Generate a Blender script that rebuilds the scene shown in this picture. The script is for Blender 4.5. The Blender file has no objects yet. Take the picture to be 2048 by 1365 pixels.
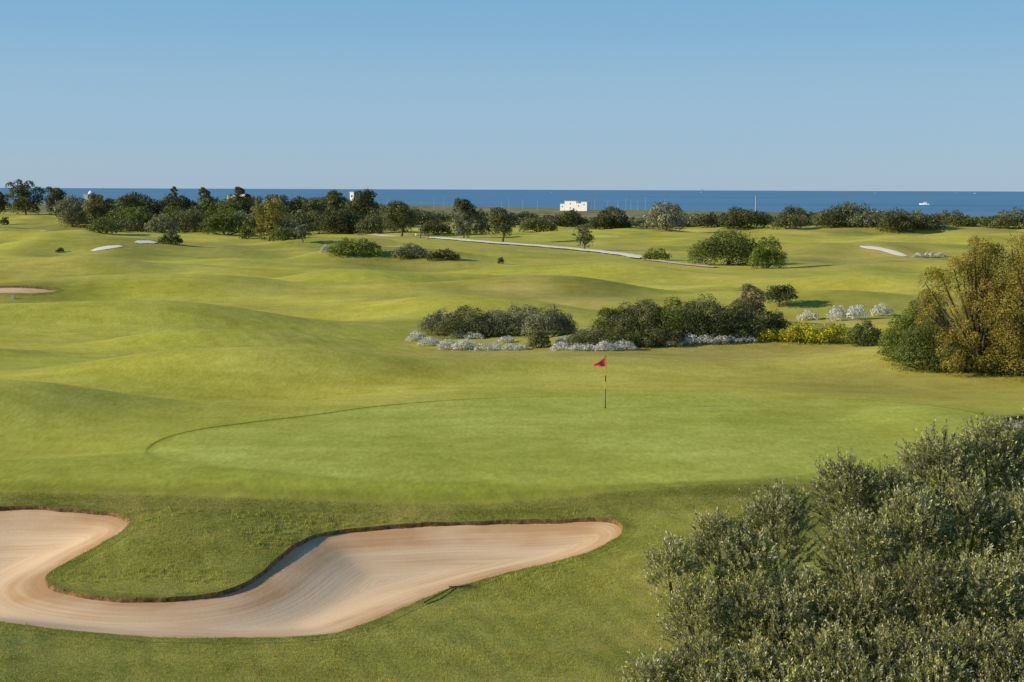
import bpy, math, random
import numpy as np
from mathutils import Matrix, Vector
S = bpy.context.scene
C = S.collection
RNG = np.random.default_rng(7)
R = math.radians
F = 2844.4; CX = 1024.0; CY = 682.5
CAMZ = 8.8
PITCH = math.atan(303/2844.4)
SEA = -10.0
SUN_EL = R(21); SUN_AZ = R(8)      # light travels towards +x and a little +y

# ------------------------------------------------------------------ camera
cam = bpy.data.cameras.new('camera'); camo = bpy.data.objects.new('camera', cam); C.objects.link(camo)
cam.lens = 50; cam.sensor_width = 36; cam.clip_end = 300000; cam.clip_start = 0.1
M = Matrix.Translation((0,0,CAMZ)) @ Matrix.Rotation(math.pi/2-PITCH,4,'X') @ Matrix.Rotation(0.0036,4,'Z')
camo.matrix_world = M
S.camera = camo
M3 = np.array(M.to_3x3())
def ray(px,py):
    d = M3 @ np.array([px-CX, -(py-CY), -F]); return d/d[1]

# ------------------------------------------------------------------ terrain height
_yy = np.arange(-120,2100,0.25)
_bp = [(-120,-1.5),(10,-1.2),(28,-1.35),(34,-1.25),(37.5,-1.12),(39.3,-.95),(41.7,-.10),(43.2,.02),(46,.1),(60,.32),(66,.1),(75,-.25),(88,-.8),(110,-1.5),(150,-2.1),(200,-2.7),(300,-3.6),(500,-5.5),(800,-7.5),(1000,-8),(1500,-9),(2100,-9.3)]
_bz = np.interp(_yy,[p[0] for p in _bp],[p[1] for p in _bp])
_k = np.exp(-0.5*(np.arange(-12,13)/2.2)**2); _k/=_k.sum()
_bz = np.convolve(np.pad(_bz,12,mode='edge'),_k,mode='valid')
MOUNDS = [ # x,y,rx,ry,h,rot
 (-12,66.8,9.0,3.2,1.35,.12),(-21,53.4,6.5,3.2,1.30,.25),(3,71.5,10,3.2,.50,.05),(-28,101,17,6.0,1.8,.1),(-40,143,25,8.5,2.1,.08),(14,83,9.5,4.4,1.5,-.06),
 (8,192,16,6.5,2.2,-.2),(-22,236,16,9,2.3,.1),(-76,262,34,14,2.1,.1),(66,283,22,11,2.1,.1),(125,470,44,18,2.4,.1),(100,490,38,18,1.4,0),
 (24,73,7,4.6,.75,0),(-9.4,38.5,3.3,1.6,.50,0),(6.8,36.5,4.4,4.8,.70,.1),(3,151,14,6.5,1.7,-.1),(-210,610,110,90,4.0,0),
 (30,128,14,6.0,1.3,.1),(42,165,18,8,1.6,.1),(-60,190,24,9,1.7,.1),(80,215,22,10,1.8,.1),(-40,320,20,12,1.2,.1),(7,77.5,7,3.6,.3,.1),
 (-110,360,38,17,2.1,.1),(120,360,32,16,2.0,.1),(-15,29.5,4.5,3,.45,0),(16.2,52,2.8,4.4,.25,0),(-3,120,11,5.5,1.1,-.08),(26,100,11,5,.65,0),
 (-17,85,8.5,3.6,.95,.15),(-50,118,14,5.5,1.2,.1),(-14,168,15,6.5,1.4,.1),(-34,78,8,3.6,.8,.1),(-12,59.6,7,2.4,-.50,.15),(-17,47.4,4.5,1.7,-.35,.1),(20,62,7,3,-.25,-.1),
 (-22,113,14,4,-.6,.1),(12,112,12,4,-.4,0),(-10,93,9,3,-.35,.1),(-8,206,20,7,-.7,0),(45,190,18,7,-.6,.1),(-55,158,16,5,.8,.15),(18,138,9,4,.6,.1),(-28,180,12,5,.8,-.1),(55,145,12,5,.8,.1)]
SIN = [(2*math.pi/L*math.cos(a),2*math.pi/L*math.sin(a),p,L) for L,a,p in [(14,1.0,.3),(18,.2,1.9),(23,2.2,.7),(29,1.2,4.1),(37,.7,2.2),(46,2.1,5.1),(58,1.0,.9),(75,.5,3.3)]]
MIC = [(2*math.pi/L*math.cos(a),2*math.pi/L*math.sin(a),p) for L,a,p in [(.9,.5,.3),(1.3,2.2,1.),(1.7,1.1,2.),(2.4,.1,3.),(3.1,1.7,.5)]]
def base_hit(px,py):      # where a sight line meets the unmodulated slope
    d=ray(px,py); t=np.arange(20,1500,.5); b=CAMZ+d[2]*t<np.interp(t,_yy,_bz); i=int(np.argmax(b)); return (d[0]*t[i],t[i])
PATHPX=[(862,476),(930,482),(1000,488),(1060,492),(1130,498),(1200,505),(1260,513),(1290,520),(1340,526),(1400,533),(1440,537)]
PW=[base_hit(*p) for p in PATHPX]
def corridor(x,y):
    best=np.full(np.shape(x),1e9)
    for (ax,ay),(bx,by) in zip(PW[:-1],PW[1:]):
        ex,ey=bx-ax,by-ay; L=ex*ex+ey*ey
        t=np.clip(((x-ax)*ex+(y-ay)*ey)/L,0,1); best=np.minimum(best,((x-ax-t*ex)/20)**2+((y-ay-t*ey)/34)**2)
    return 1-np.exp(-best)*.99
def H(x,y,mic=1.0):
    x = np.asarray(x,float); y = np.asarray(y,float)
    z = np.interp(y,_yy,_bz); add=0
    for (cx,cy,rx,ry,h,r) in MOUNDS:
        dx=x-cx; dy=y-cy; c,s=math.cos(r),math.sin(r)
        u=(dx*c+dy*s)/rx; v=(-dx*s+dy*c)/ry
        add = add + h*np.exp(-(u*u+v*v)**1.25)
    amp = np.interp(y,[30,42,46,60,75,100,200,400,700,900,2000],[.02,.02,.012,.03,.15,.29,.43,.46,.40,.25,.15])
    s_=0
    for kx,ky,p,L in SIN: s_ = s_ + np.sin(kx*x+ky*y+p+0.6*np.sin(ky*.5*x-kx*.5*y))*(L/40.)**.45
    add = add + amp*s_*.50
    z = z + add*corridor(x,y)
    if mic:
        m_=0
        for kx,ky,p in MIC: m_ = m_+np.sin(kx*x+ky*y+p+1.5*np.sin(ky*.7*x+p))
        z = z + mic*m_*np.interp(y,[20,40,43,45,62,80],[.006,.006,.003,.0008,.0008,.005])
    yc = np.clip(1500-1.57*x,700,1800)
    z = z - np.maximum(0,y-(yc-70))*.035
    return z
def hit(px,py):
    d = ray(px,py)
    t = np.concatenate([np.arange(9,120,.1),np.arange(120,500,.5),np.arange(500,1900,2.)])
    zz = CAMZ+d[2]*t
    below = zz < H(d[0]*t,t)
    i = int(np.argmax(below)) if below.any() else len(t)-1
    lo,hi = t[max(i-1,0)],t[i]
    for _ in range(14):
        m=(lo+hi)/2
        if CAMZ+d[2]*m < H(d[0]*m,m): hi=m
        else: lo=m
    return np.array([d[0]*hi,hi,float(H(d[0]*hi,hi))])

# ------------------------------------------------------------------ outlines
def catmull(P,n=6,closed=True):
    P=np.array(P,float); out=[]; N=len(P)
    rng = range(N) if closed else range(N-1)
    for i in rng:
        if closed: a,b,c,d=P[i-1],P[i],P[(i+1)%N],P[(i+2)%N]
        else: a,b,c,d=P[max(i-1,0)],P[i],P[i+1],P[min(i+2,N-1)]
        for k in range(n):
            t=k/n
            out.append(.5*((2*b)+(-a+c)*t+(2*a-5*b+4*c-d)*t*t+(-a+3*b-3*c+d)*t**3))
    if not closed: out.append(P[-1])
    return np.array(out)
def sdist(x,y,poly):
    x=np.asarray(x,float).ravel(); y=np.asarray(y,float).ravel()
    best=np.full(x.shape,1e9); ins=np.zeros(x.shape,bool)
    n=len(poly)
    for i in range(n):
        ax,ay=poly[i]; bx,by=poly[(i+1)%n]
        ex,ey=bx-ax,by-ay; L=ex*ex+ey*ey+1e-12
        t=np.clip(((x-ax)*ex+(y-ay)*ey)/L,0,1)
        best=np.minimum(best,(x-ax-t*ex)**2+(y-ay-t*ey)**2)
        cnd=((ay>y)!=(by>y))&(x<(bx-ax)*(y-ay)/((by-ay) if abs(by-ay)>1e-12 else 1e-12)+ax)
        ins^=cnd
    d=np.sqrt(best); d[ins]*=-1
    return d
def sdist_box(x,y,poly,pad=3.):
    sh=np.shape(x); x=np.ravel(x); y=np.ravel(y)
    d=np.full(x.shape,pad)
    m=(x>poly[:,0].min()-pad)&(x<poly[:,0].max()+pad)&(y>poly[:,1].min()-pad)&(y<poly[:,1].max()+pad)
    d[m]=sdist(x[m],y[m],poly)
    return d.reshape(sh)
def pxpoly(P,n=6): return catmull([hit(*p)[:2] for p in P],n)

bunkA = pxpoly([(0,1015),(60,1013),(130,1016),(190,1022),(235,1030),(261,1043),(248,1060),(212,1082),(165,1108),(122,1132),(99,1148),(93,1162),(115,1177),(165,1188),(235,1196),(310,1198),(390,1193),(450,1181),(500,1161),(532,1138),(556,1114),(592,1088),(640,1069),(710,1057),(800,1050),(900,1045),(1000,1042),(1100,1040),(1180,1036),(1225,1040),(1246,1056),(1235,1076),(1200,1095),(1150,1113),(1080,1132),(1000,1151),(930,1170),(870,1190),(805,1216),(750,1241),(700,1259),(640,1271),(560,1277),(450,1278),(330,1276),(200,1268),(100,1258),(0,1245),(-200,1225),(-330,1165),(-330,1085),(-180,1025)])
bunkB = pxpoly([(2006,838),(2060,832),(2150,836),(2200,848),(2130,862),(2040,860),(2010,850)])
bc=hit(8,580); bunkC=np.array([(bc[0]+4.7*math.cos(a)*(1+.12*math.sin(3*a)),bc[1]+1.3*math.sin(a)*(1+.1*math.cos(2*a))) for a in np.linspace(0,6.283,40,endpoint=False)])
BUNKERS=[bunkA,bunkB,bunkC]
green = pxpoly([(296,908),(303,892),(345,872),(420,856),(520,843),(640,829),(730,816),(830,806),(950,798),(1080,794),(1200,792),(1320,792),(1450,793),(1600,797),(1750,803),(1880,814),(1968,832),(1958,856),(1880,885),(1780,918),(1650,942),(1540,955),(1400,963),(1200,968),(1000,968),(800,963),(600,951),(430,934),(330,920)])
rc = np.array([hit(*p)[:2] for p in [(-500,985),(0,985),(300,990),(600,1000),(900,1008),(1050,1003),(1200,986),(1400,970),(1600,967),(1800,975),(2100,985)]])
def Yr(x): return np.interp(x,rc[:,0],rc[:,1])

# ------------------------------------------------------------------ helpers: mesh
def mesh_np(name,V,Q,mat,col=None,attrs=None,smooth=False):
    V=np.asarray(V,np.float32); Q=np.asarray(Q,np.int32)
    me=bpy.data.meshes.new(name)
    me.vertices.add(len(V)); me.vertices.foreach_set('co',V.ravel())
    k=Q.shape[1]
    me.loops.add(Q.size); me.loops.foreach_set('vertex_index',Q.ravel())
    me.polygons.add(len(Q)); me.polygons.foreach_set('loop_start',np.arange(0,Q.size,k,dtype=np.int32))
    if smooth: me.polygons.foreach_set('use_smooth',np.ones(len(Q),bool))
    me.update(calc_edges=True)
    if col is not None:
        a=me.color_attributes.new('Col','FLOAT_COLOR','POINT')
        c4=np.ones((len(V),4),np.float32); c4[:,:3]=np.clip(col,0,1); a.data.foreach_set('color',c4.ravel())
    for n_,v_ in (attrs or {}).items():
        a=me.attributes.new(n_,'FLOAT','POINT'); a.data.foreach_set('value',np.asarray(v_,np.float32).ravel())
    me.materials.append(mat)
    return me
def link(name,me,parent=None,kind=None):
    o=bpy.data.objects.new(name,me); C.objects.link(o)
    if parent: o.parent=parent
    if kind: o['kind']=kind
    return o
def empty(name,loc,rz=0):
    o=bpy.data.objects.new(name,None); C.objects.link(o); o.location=loc; o.rotation_euler=(0,0,rz); o.empty_display_size=.2; return o
def tag(o,label,cat,group=None):
    o['label']=label; o['category']=cat
    if group: o['group']=group
    return o
class MB:
    def __init__(s): s.v=[]; s.f=[]
    def box(s,x0,x1,y0,y1,z0,z1):
        b=len(s.v)
        s.v+=[(x0,y0,z0),(x1,y0,z0),(x1,y1,z0),(x0,y1,z0),(x0,y0,z1),(x1,y0,z1),(x1,y1,z1),(x0,y1,z1)]
        s.f+=[tuple(b+i for i in q) for q in ((0,3,2,1),(4,5,6,7),(0,1,5,4),(1,2,6,5),(2,3,7,6),(3,0,4,7))]; return s
    def tube(s,P,rad,seg=6,cap=True):
        P=[Vector(p) for p in P]; b=len(s.v); n=len(P)
        for i,p in enumerate(P):
            t=(P[min(i+1,n-1)]-P[max(i-1,0)]).normalized()
            u=t.cross(Vector((0.13,.97,.2))).normalized()
            if u.length<.1: u=t.cross(Vector((1,0,0))).normalized()
            w=t.cross(u); r=rad[i] if hasattr(rad,'__len__') else rad
            for k in range(seg):
                a=2*math.pi*k/seg; s.v.append(tuple(p+u*(r*math.cos(a))+w*(r*math.sin(a))))
        for i in range(n-1):
            for k in range(seg):
                k2=(k+1)%seg
                s.f.append((b+i*seg+k,b+i*seg+k2,b+(i+1)*seg+k2,b+(i+1)*seg+k))
        if cap:
            s.f.append(tuple(b+k for k in range(seg))); s.f.append(tuple(b+(n-1)*seg+k for k in reversed(range(seg))))
        return s
    def build(s,name,mat,parent=None,kind=None,smooth=False):
        me=bpy.data.meshes.new(name); me.from_pydata(s.v,[],s.f); me.materials.append(mat)
        if smooth:
            for p in me.polygons: p.use_smooth=True
        me.update(); return link(name,me,parent,kind)

# ------------------------------------------------------------------ materials
def newmat(name):
    m=bpy.data.materials.new(name); m.use_nodes=True; nt=m.node_tree
    return m,nt,nt.nodes['Principled BSDF'],nt.nodes['Material Output']
def plain(name,c,rough=.6,metal=0):
    m,nt,b,o=newmat(name); b.inputs['Roughness'].default_value=rough; b.inputs['Metallic'].default_value=metal
    n=nt.nodes.new('ShaderNodeTexNoise'); n.inputs['Scale'].default_value=6
    mx=nt.nodes.new('ShaderNodeMix'); mx.data_type='RGBA'
    mx.inputs[6].default_value=(*[v*.88 for v in c],1); mx.inputs[7].default_value=(*[min(1,v*1.08) for v in c],1)
    tc=nt.nodes.new('ShaderNodeTexCoord'); nt.links.new(tc.outputs['Object'],n.inputs['Vector'])
    nt.links.new(n.outputs['Fac'],mx.inputs[0]); nt.links.new(mx.outputs[2],b.inputs['Base Color'])
    b.inputs['Specular IOR Level'].default_value=.3
    return m
def leafmat(name,trans=.3,rough=.55,spec=.25):
    m,nt,b,o=newmat(name)
    a=nt.nodes.new('ShaderNodeVertexColor'); a.layer_name='Col'
    nt.links.new(a.outputs['Color'],b.inputs['Base Color'])
    b.inputs['Roughness'].default_value=rough; b.inputs['Specular IOR Level'].default_value=spec
    t=nt.nodes.new('ShaderNodeBsdfTranslucent'); nt.links.new(a.outputs['Color'],t.inputs['Color'])
    mx=nt.nodes.new('ShaderNodeMixShader'); mx.inputs[0].default_value=trans
    nt.links.new(b.outputs[0],mx.inputs[1]); nt.links.new(t.outputs[0],mx.inputs[2]); nt.links.new(mx.outputs[0],o.inputs['Surface'])
    return m
class NT:
    def __init__(s,nt): s.nt=nt
    def n(s,t,**k):
        x=s.nt.nodes.new(t)
        for a,b in k.items(): setattr(x,a,b)
        return x
    def l(s,a,b): s.nt.links.new(a,b)
    def math(s,op,a,b=None,c=None,clamp=False):
        x=s.n('ShaderNodeMath',operation=op,use_clamp=clamp)
        for i,v in enumerate((a,b,c)):
            if v is None: continue
            if isinstance(v,(int,float)): x.inputs[i].default_value=v
            else: s.l(v,x.inputs[i])
        return x.outputs[0]
    def mapr(s,v,a,b,c,d):
        x=s.n('ShaderNodeMapRange'); s.l(v,x.inputs[0])
        for i,q in enumerate((a,b,c,d)): x.inputs[i+1].default_value=q
        return x.outputs[0]
    def mix(s,f,a,b,blend='MIX'):
        x=s.n('ShaderNodeMix',data_type='RGBA',blend_type=blend)
        for i,v in ((0,f),(6,a),(7,b)):
            if isinstance(v,(int,float)): x.inputs[i].default_value=v
            elif isinstance(v,tuple): x.inputs[i].default_value=(*v,1)
            else: s.l(v,x.inputs[i])
        return x.outputs[2]
    def noise(s,vec,scale,detail=3,rough=.55):
        x=s.n('ShaderNodeTexNoise'); x.inputs['Scale'].default_value=scale; x.inputs['Detail'].default_value=detail; x.inputs['Roughness'].default_value=rough
        s.l(vec,x.inputs['Vector']); return x.outputs['Fac']
    def vmul(s,vec,t):
        x=s.n('ShaderNodeVectorMath',operation='MULTIPLY'); s.l(vec,x.inputs[0]); x.inputs[1].default_value=t; return x.outputs[0]

# ground material
mg,nt,b,o=newmat('turf'); N=NT(nt)
tc=N.n('ShaderNodeTexCoord').outputs['Object']
vc=N.n('ShaderNodeVertexColor'); vc.layer_name='Col'
sdg=N.n('ShaderNodeAttribute',attribute_name='sdg').outputs['Fac']
rgh=N.n('ShaderNodeAttribute',attribute_name='rough').outputs['Fac']
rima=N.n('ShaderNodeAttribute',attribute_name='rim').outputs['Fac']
nA=N.noise(tc,.12,4); nB=N.noise(tc,.9,4,.6); nC=N.noise(tc,9,3,.7); nD=N.noise(N.vmul(tc,(.35,1.6,1)),.5,4,.6)
nE=N.noise(N.vmul(tc,(1.0,.35,1)),7,3,.7); nF=N.noise(N.vmul(tc,(.10,.55,1)),1,4,.65)
wob=N.math('ADD',sdg,N.mapr(nC,.3,.7,-.03,.03))
ing=N.mapr(wob,-.40,.20,1,0)
col=N.mix(ing,vc.outputs['Color'],(.440,.472,.074))
k=N.math('MULTIPLY',N.mapr(nA,.3,.7,.84,1.16),N.mapr(nB,.25,.75,.87,1.13))
kc=N.mapr(nC,.25,.75,.60,1.40); kc2=N.mapr(nE,.25,.75,.80,1.20)
km=N.math('ADD',N.math('MULTIPLY',kc,rgh),N.math('MULTIPLY',kc2,N.math('SUBTRACT',1,rgh)))
k=N.math('MULTIPLY',N.math('MULTIPLY',k,km),N.mapr(nD,.3,.7,.91,1.09))
rim_shade=N.mapr(N.math('ABSOLUTE',N.math('SUBTRACT',wob,.03)),.03,.10,.55,0)  # fringe-step shade painted as a dark line, along with darker taller grass
k=N.math('MULTIPLY',k,N.math('SUBTRACT',1,N.math('MULTIPLY',rim_shade,rima)))
cmb=N.n('ShaderNodeCombineColor'); 
N.l(k,cmb.inputs[0]);N.l(k,cmb.inputs[1]);N.l(N.math('MULTIPLY',k,k),cmb.inputs[2])
col=N.mix(1.0,col,cmb.outputs[0],'MULTIPLY')
dry=N.mapr(N.noise(tc,.33,5,.65),.50,.72,0,.55)
dry=N.math('MULTIPLY',dry,N.math('ADD',.15,rgh),clamp=True)
col=N.mix(dry,col,(.50,.39,.11))
dry2=N.math('MULTIPLY',N.mapr(nF,.50,.68,0,.30),N.mapr(sdg,-.2,2.,.35,1.))
col=N.mix(dry2,col,(.58,.50,.12))
N.l(col,b.inputs['Base Color']); b.inputs['Roughness'].default_value=.85; b.inputs['Specular IOR Level'].default_value=.08
bp=N.n('ShaderNodeBump'); bp.inputs['Distance'].default_value=.05
hsum=N.math('ADD',N.noise(tc,22,3,.7),N.math('MULTIPLY',nB,.5))
N.l(hsum,bp.inputs['Height']); N.l(N.math('ADD',.16,N.math('MULTIPLY',rgh,.5)),bp.inputs['Strength']); N.l(bp.outputs[0],b.inputs['Normal'])

ml,nt,b,o=newmat('bunker_soil'); N=NT(nt)
tc=N.n('ShaderNodeTexCoord').outputs['Object']
nz=N.noise(tc,5,4,.7)
col=N.mix(N.mapr(nz,.35,.65,0,1),(.07,.05,.02),(.34,.19,.07))
N.l(col,b.inputs['Base Color']); b.inputs['Roughness'].default_value=.95
bp=N.n('ShaderNodeBump'); bp.inputs['Distance'].default_value=.03; N.l(N.noise(tc,12,4,.7),bp.inputs['Height']); N.l(bp.outputs[0],b.inputs['Normal'])

# sand
ms,nt,b,o=newmat('raked_sand'); N=NT(nt)
tc=N.n('ShaderNodeTexCoord').outputs['Object']
sd=N.n('ShaderNodeAttribute',attribute_name='sd').outputs['Fac']
cv=N.n('ShaderNodeCombineXYZ'); sx=N.n('ShaderNodeSeparateXYZ'); N.l(tc,sx.inputs[0])
N.l(N.math('MULTIPLY',sd,14.0),cv.inputs[0]); N.l(N.math('MULTIPLY',sx.outputs[0],.20),cv.inputs[1]); N.l(N.math('MULTIPLY',sx.outputs[1],.20),cv.inputs[2])
st=N.noise(cv.outputs[0],1.0,3,.6)
cv2=N.n('ShaderNodeCombineXYZ'); N.l(N.math('MULTIPLY',sd,1.9),cv2.inputs[0]); N.l(N.math('MULTIPLY',sx.outputs[0],.16),cv2.inputs[1]); N.l(N.math('MULTIPLY',sx.outputs[1],.16),cv2.inputs[2])
st2=N.noise(cv2.outputs[0],1.0,3,.5)
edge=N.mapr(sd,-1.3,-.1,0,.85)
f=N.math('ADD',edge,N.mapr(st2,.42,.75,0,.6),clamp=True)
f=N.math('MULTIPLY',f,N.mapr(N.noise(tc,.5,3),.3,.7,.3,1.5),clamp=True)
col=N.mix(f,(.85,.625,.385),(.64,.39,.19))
fk=N.math('MULTIPLY',N.mapr(st,.3,.7,.87,1.08),N.mapr(N.noise(tc,40,2,.7),.2,.8,.88,1.1))
cc=N.n('ShaderNodeCombineColor'); [N.l(fk,cc.inputs[i]) for i in range(3)]
col=N.mix(1.0,col,cc.outputs[0],'MULTIPLY')
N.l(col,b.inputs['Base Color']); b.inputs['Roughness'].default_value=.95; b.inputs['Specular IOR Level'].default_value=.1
bp=N.n('ShaderNodeBump'); bp.inputs['Distance'].default_value=.010; bp.inputs['Strength'].default_value=.4
N.l(N.math('ADD',st,N.math('MULTIPLY',N.noise(tc,9,3,.7),1.1)),bp.inputs['Height']); N.l(bp.outputs[0],b.inputs['Normal'])

mpath,nt,b,o=newmat('pale_gravel'); N=NT(nt); tc=N.n('ShaderNodeTexCoord').outputs['Object']
N.l(N.mix(N.mapr(N.noise(tc,.5,4),.3,.7,0,1),(.86,.78,.64),(.94,.88,.77)),b.inputs['Base Color']); b.inputs['Roughness'].default_value=.95
mpath2,nt,b,o=newmat('beige_gravel'); N=NT(nt); tc=N.n('ShaderNodeTexCoord').outputs['Object']
N.l(N.mix(N.mapr(N.noise(tc,.5,4),.3,.7,0,1),(.60,.48,.30),(.76,.64,.45)),b.inputs['Base Color']); b.inputs['Roughness'].default_value=.95

# sea
mw,nt,b,o=newmat('sea_water'); N=NT(nt)
tc=N.n('ShaderNodeTexCoord').outputs['Object']
n1=N.noise(N.vmul(tc,(.0012,.006,1)),1,5,.6); n2=N.noise(N.vmul(tc,(.02,.08,1)),1,4,.7)
col=N.mix(N.mapr(n1,.35,.65,0,1),(.085,.230,.38),(.150,.315,.47))
N.l(col,b.inputs['Base Color']); b.inputs['Roughness'].default_value=.55; b.inputs['Specular IOR Level'].default_value=.14
bp=N.n('ShaderNodeBump'); bp.inputs['Distance'].default_value=1.0; bp.inputs['Strength'].default_value=.5
N.l(n2,bp.inputs['Height']); N.l(bp.outputs[0],b.inputs['Normal'])

mleaf=leafmat('foliage',.3); msilver=leafmat('silver_foliage',.2,.8,.1); molive=leafmat('olive_leaves',.32,.45,.3); mblade=leafmat('grass_blades',.35,.6,.2)
mbark=plain('bark',(.13,.10,.07),.95)
mwhite=plain('white_plaster',(.90,.89,.86),.8); mglass=plain('dark_window_glass',(.10,.11,.12),.2)
mpost=plain('galvanised_post',(.42,.43,.43),.5); mhull=plain('white_gelcoat',(.85,.86,.87),.3); mrake=plain('black_rake',(.03,.03,.03),.6)

# ------------------------------------------------------------------ ground mesh
ys=[-15.]
while ys[-1]<1810:
    y=ys[-1]
    s_ = .5 if y<24 else (.5-(y-24)*.13 if y<26.8 else (.13 if y<64 else .13+(y-64)*.008))
    ys.append(y+max(s_,.13))
ys=np.array(ys); NC=700
t=np.linspace(-1,1,NC); tt=.5*t+.5*t**3
W=30+.75*np.maximum(ys,0)
X=tt[None,:]*W[:,None]; Y=np.repeat(ys[:,None],NC,1)
Z=H(X,Y)
sdG=sdist_box(X,Y,green,3.)
Z=Z-.02*np.clip(-sdG/.15,0,1)
dB=np.full(X.shape,3.)
for bk in BUNKERS: dB=np.minimum(dB,sdist_box(X,Y,bk,3.))
nr=len(ys)
idx=np.arange(nr*NC).reshape(nr,NC)
Q=np.stack([idx[:-1,:-1],idx[:-1,1:],idx[1:,1:],idx[1:,:-1]],-1).reshape(-1,4)
ok=(dB.ravel()[Q]>0).all(1)
Q=Q[ok]
def blob(px,py,rxp,ry):
    h_=hit(px,py); return (h_[0],h_[1],rxp*h_[1]/F,ry)
rough=np.zeros(X.shape)
rough=np.maximum(rough,np.clip((Yr(X)-Y)/.22+.5,0,1)*(Y<50))
RB=[(1250,690,520,7,.8),(1850,770,260,7,.5),(1130,570,180,16,.75),(780,525,130,16,.8),(1700,600,350,14,.4),(100,520,250,20,.3),(1100,500,250,40,.4),(1650,490,300,30,.5),(500,490,300,25,.4),(330,455,300,40,.4),(1850,455,260,60,.6),(40,585,140,8,.5),(1050,655,300,8,.5)]
for (px,py,rx,ry,s_) in RB:
    cx,cy,a,b_=blob(px,py,rx,ry)
    rough=np.maximum(rough,s_*np.clip(1.5*np.exp(-((X-cx)/a)**2-((Y-cy)/b_)**2),0,1))
def vn(x,y,s,seed):
    r=np.random.default_rng(seed); T=r.random((64,64)); u=x/s; v=y/s
    i=np.floor(u).astype(int); j=np.floor(v).astype(int); fu=u-i; fv=v-j; fu=fu*fu*(3-2*fu); fv=fv*fv*(3-2*fv)
    g=lambda a,b_:T[a%64,b_%64]
    return (g(i,j)*(1-fu)+g(i+1,j)*fu)*(1-fv)+(g(i,j+1)*(1-fu)+g(i+1,j+1)*fu)*fv
nz1=vn(X,Y,22,1)*.6+vn(X,Y,9,2)*.4; nz2=vn(X,Y,60,5)*.6+vn(X,Y,25,6)*.4
rough=np.clip(rough+np.clip((nz2-.55)*3,0,.6)*np.clip((Y-150)/100,0,1),0,1)
scrub=np.clip((Y-560)/150,0,1)*np.clip(.55+(nz2-.4)*2.5,0,1)
scrub=np.maximum(scrub,np.clip((Y-720)/120,0,1)*.9)
scrub=scrub*np.where((X<-100)&(Y<760),.25,1)
fair=np.array([.445,.448,.055]); fair2=np.array([.570,.510,.080]); rg=np.array([.265,.268,.055]); rg2=np.array([.43,.35,.10]); near=np.array([.275,.298,.048]); sc=np.array([.30,.26,.14]); sc2=np.array([.14,.16,.07]); coll=np.array([.350,.400,.050])
def L(a,b_,t): return a*(1-t[...,None])+b_*t[...,None]
col=L(fair,fair2,np.clip(nz1*1.8-.4,0,1))
cl=np.exp(-np.clip((np.maximum(sdG,0)),0,3)/1.6)*(Y<75)
col=col*(1-cl[...,None]*.6)+coll*cl[...,None]*.6
lush=np.clip((Y-Yr(X))/.5,0,1)*np.clip((54-Y)/8,0,1)
col=col*(1-lush[...,None]*.6)+coll*lush[...,None]*.6
bank_shade=np.exp(-((Y-Yr(X)-.25)/.55)**2); col=col*(1-.30*bank_shade[...,None])  # front bank darkened: slope shade painted in, with thick collar grass
rr=L(rg,rg2,np.clip(nz1*2.2-.7,0,1)); nearm=np.clip((46-Y)/3,0,1)
rr=rr*(1-nearm[...,None]*.75)+near*nearm[...,None]*.75
rr=rr*(1-.30*np.exp(-((Y-Yr(X)+.7)/.8)**2)[...,None])  # slope shade painted on as a dark band in the rough below
col=col*(1-rough[...,None])+rr*rough[...,None]
ss=L(sc2,sc,np.clip(nz1*2.4-.7,0,1)); col=col*(1-scrub[...,None])+ss*scrub[...,None]
V=np.stack([X,Y,Z],-1).reshape(-1,3)
rimA=np.clip((2.5-X)/6,0,1)*np.clip((Y-46.0)/2.5,0,1)+.8*np.clip((X-14.5)/2,0,1)*np.clip((Y-49.0)/2.5,0,1)  # where the green's edge gets its painted shade line
link('ground',mesh_np('ground',V,Q,mg,col.reshape(-1,3),{'sdg':sdG,'rough':rough,'rim':rimA},True),kind='structure')

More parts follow.
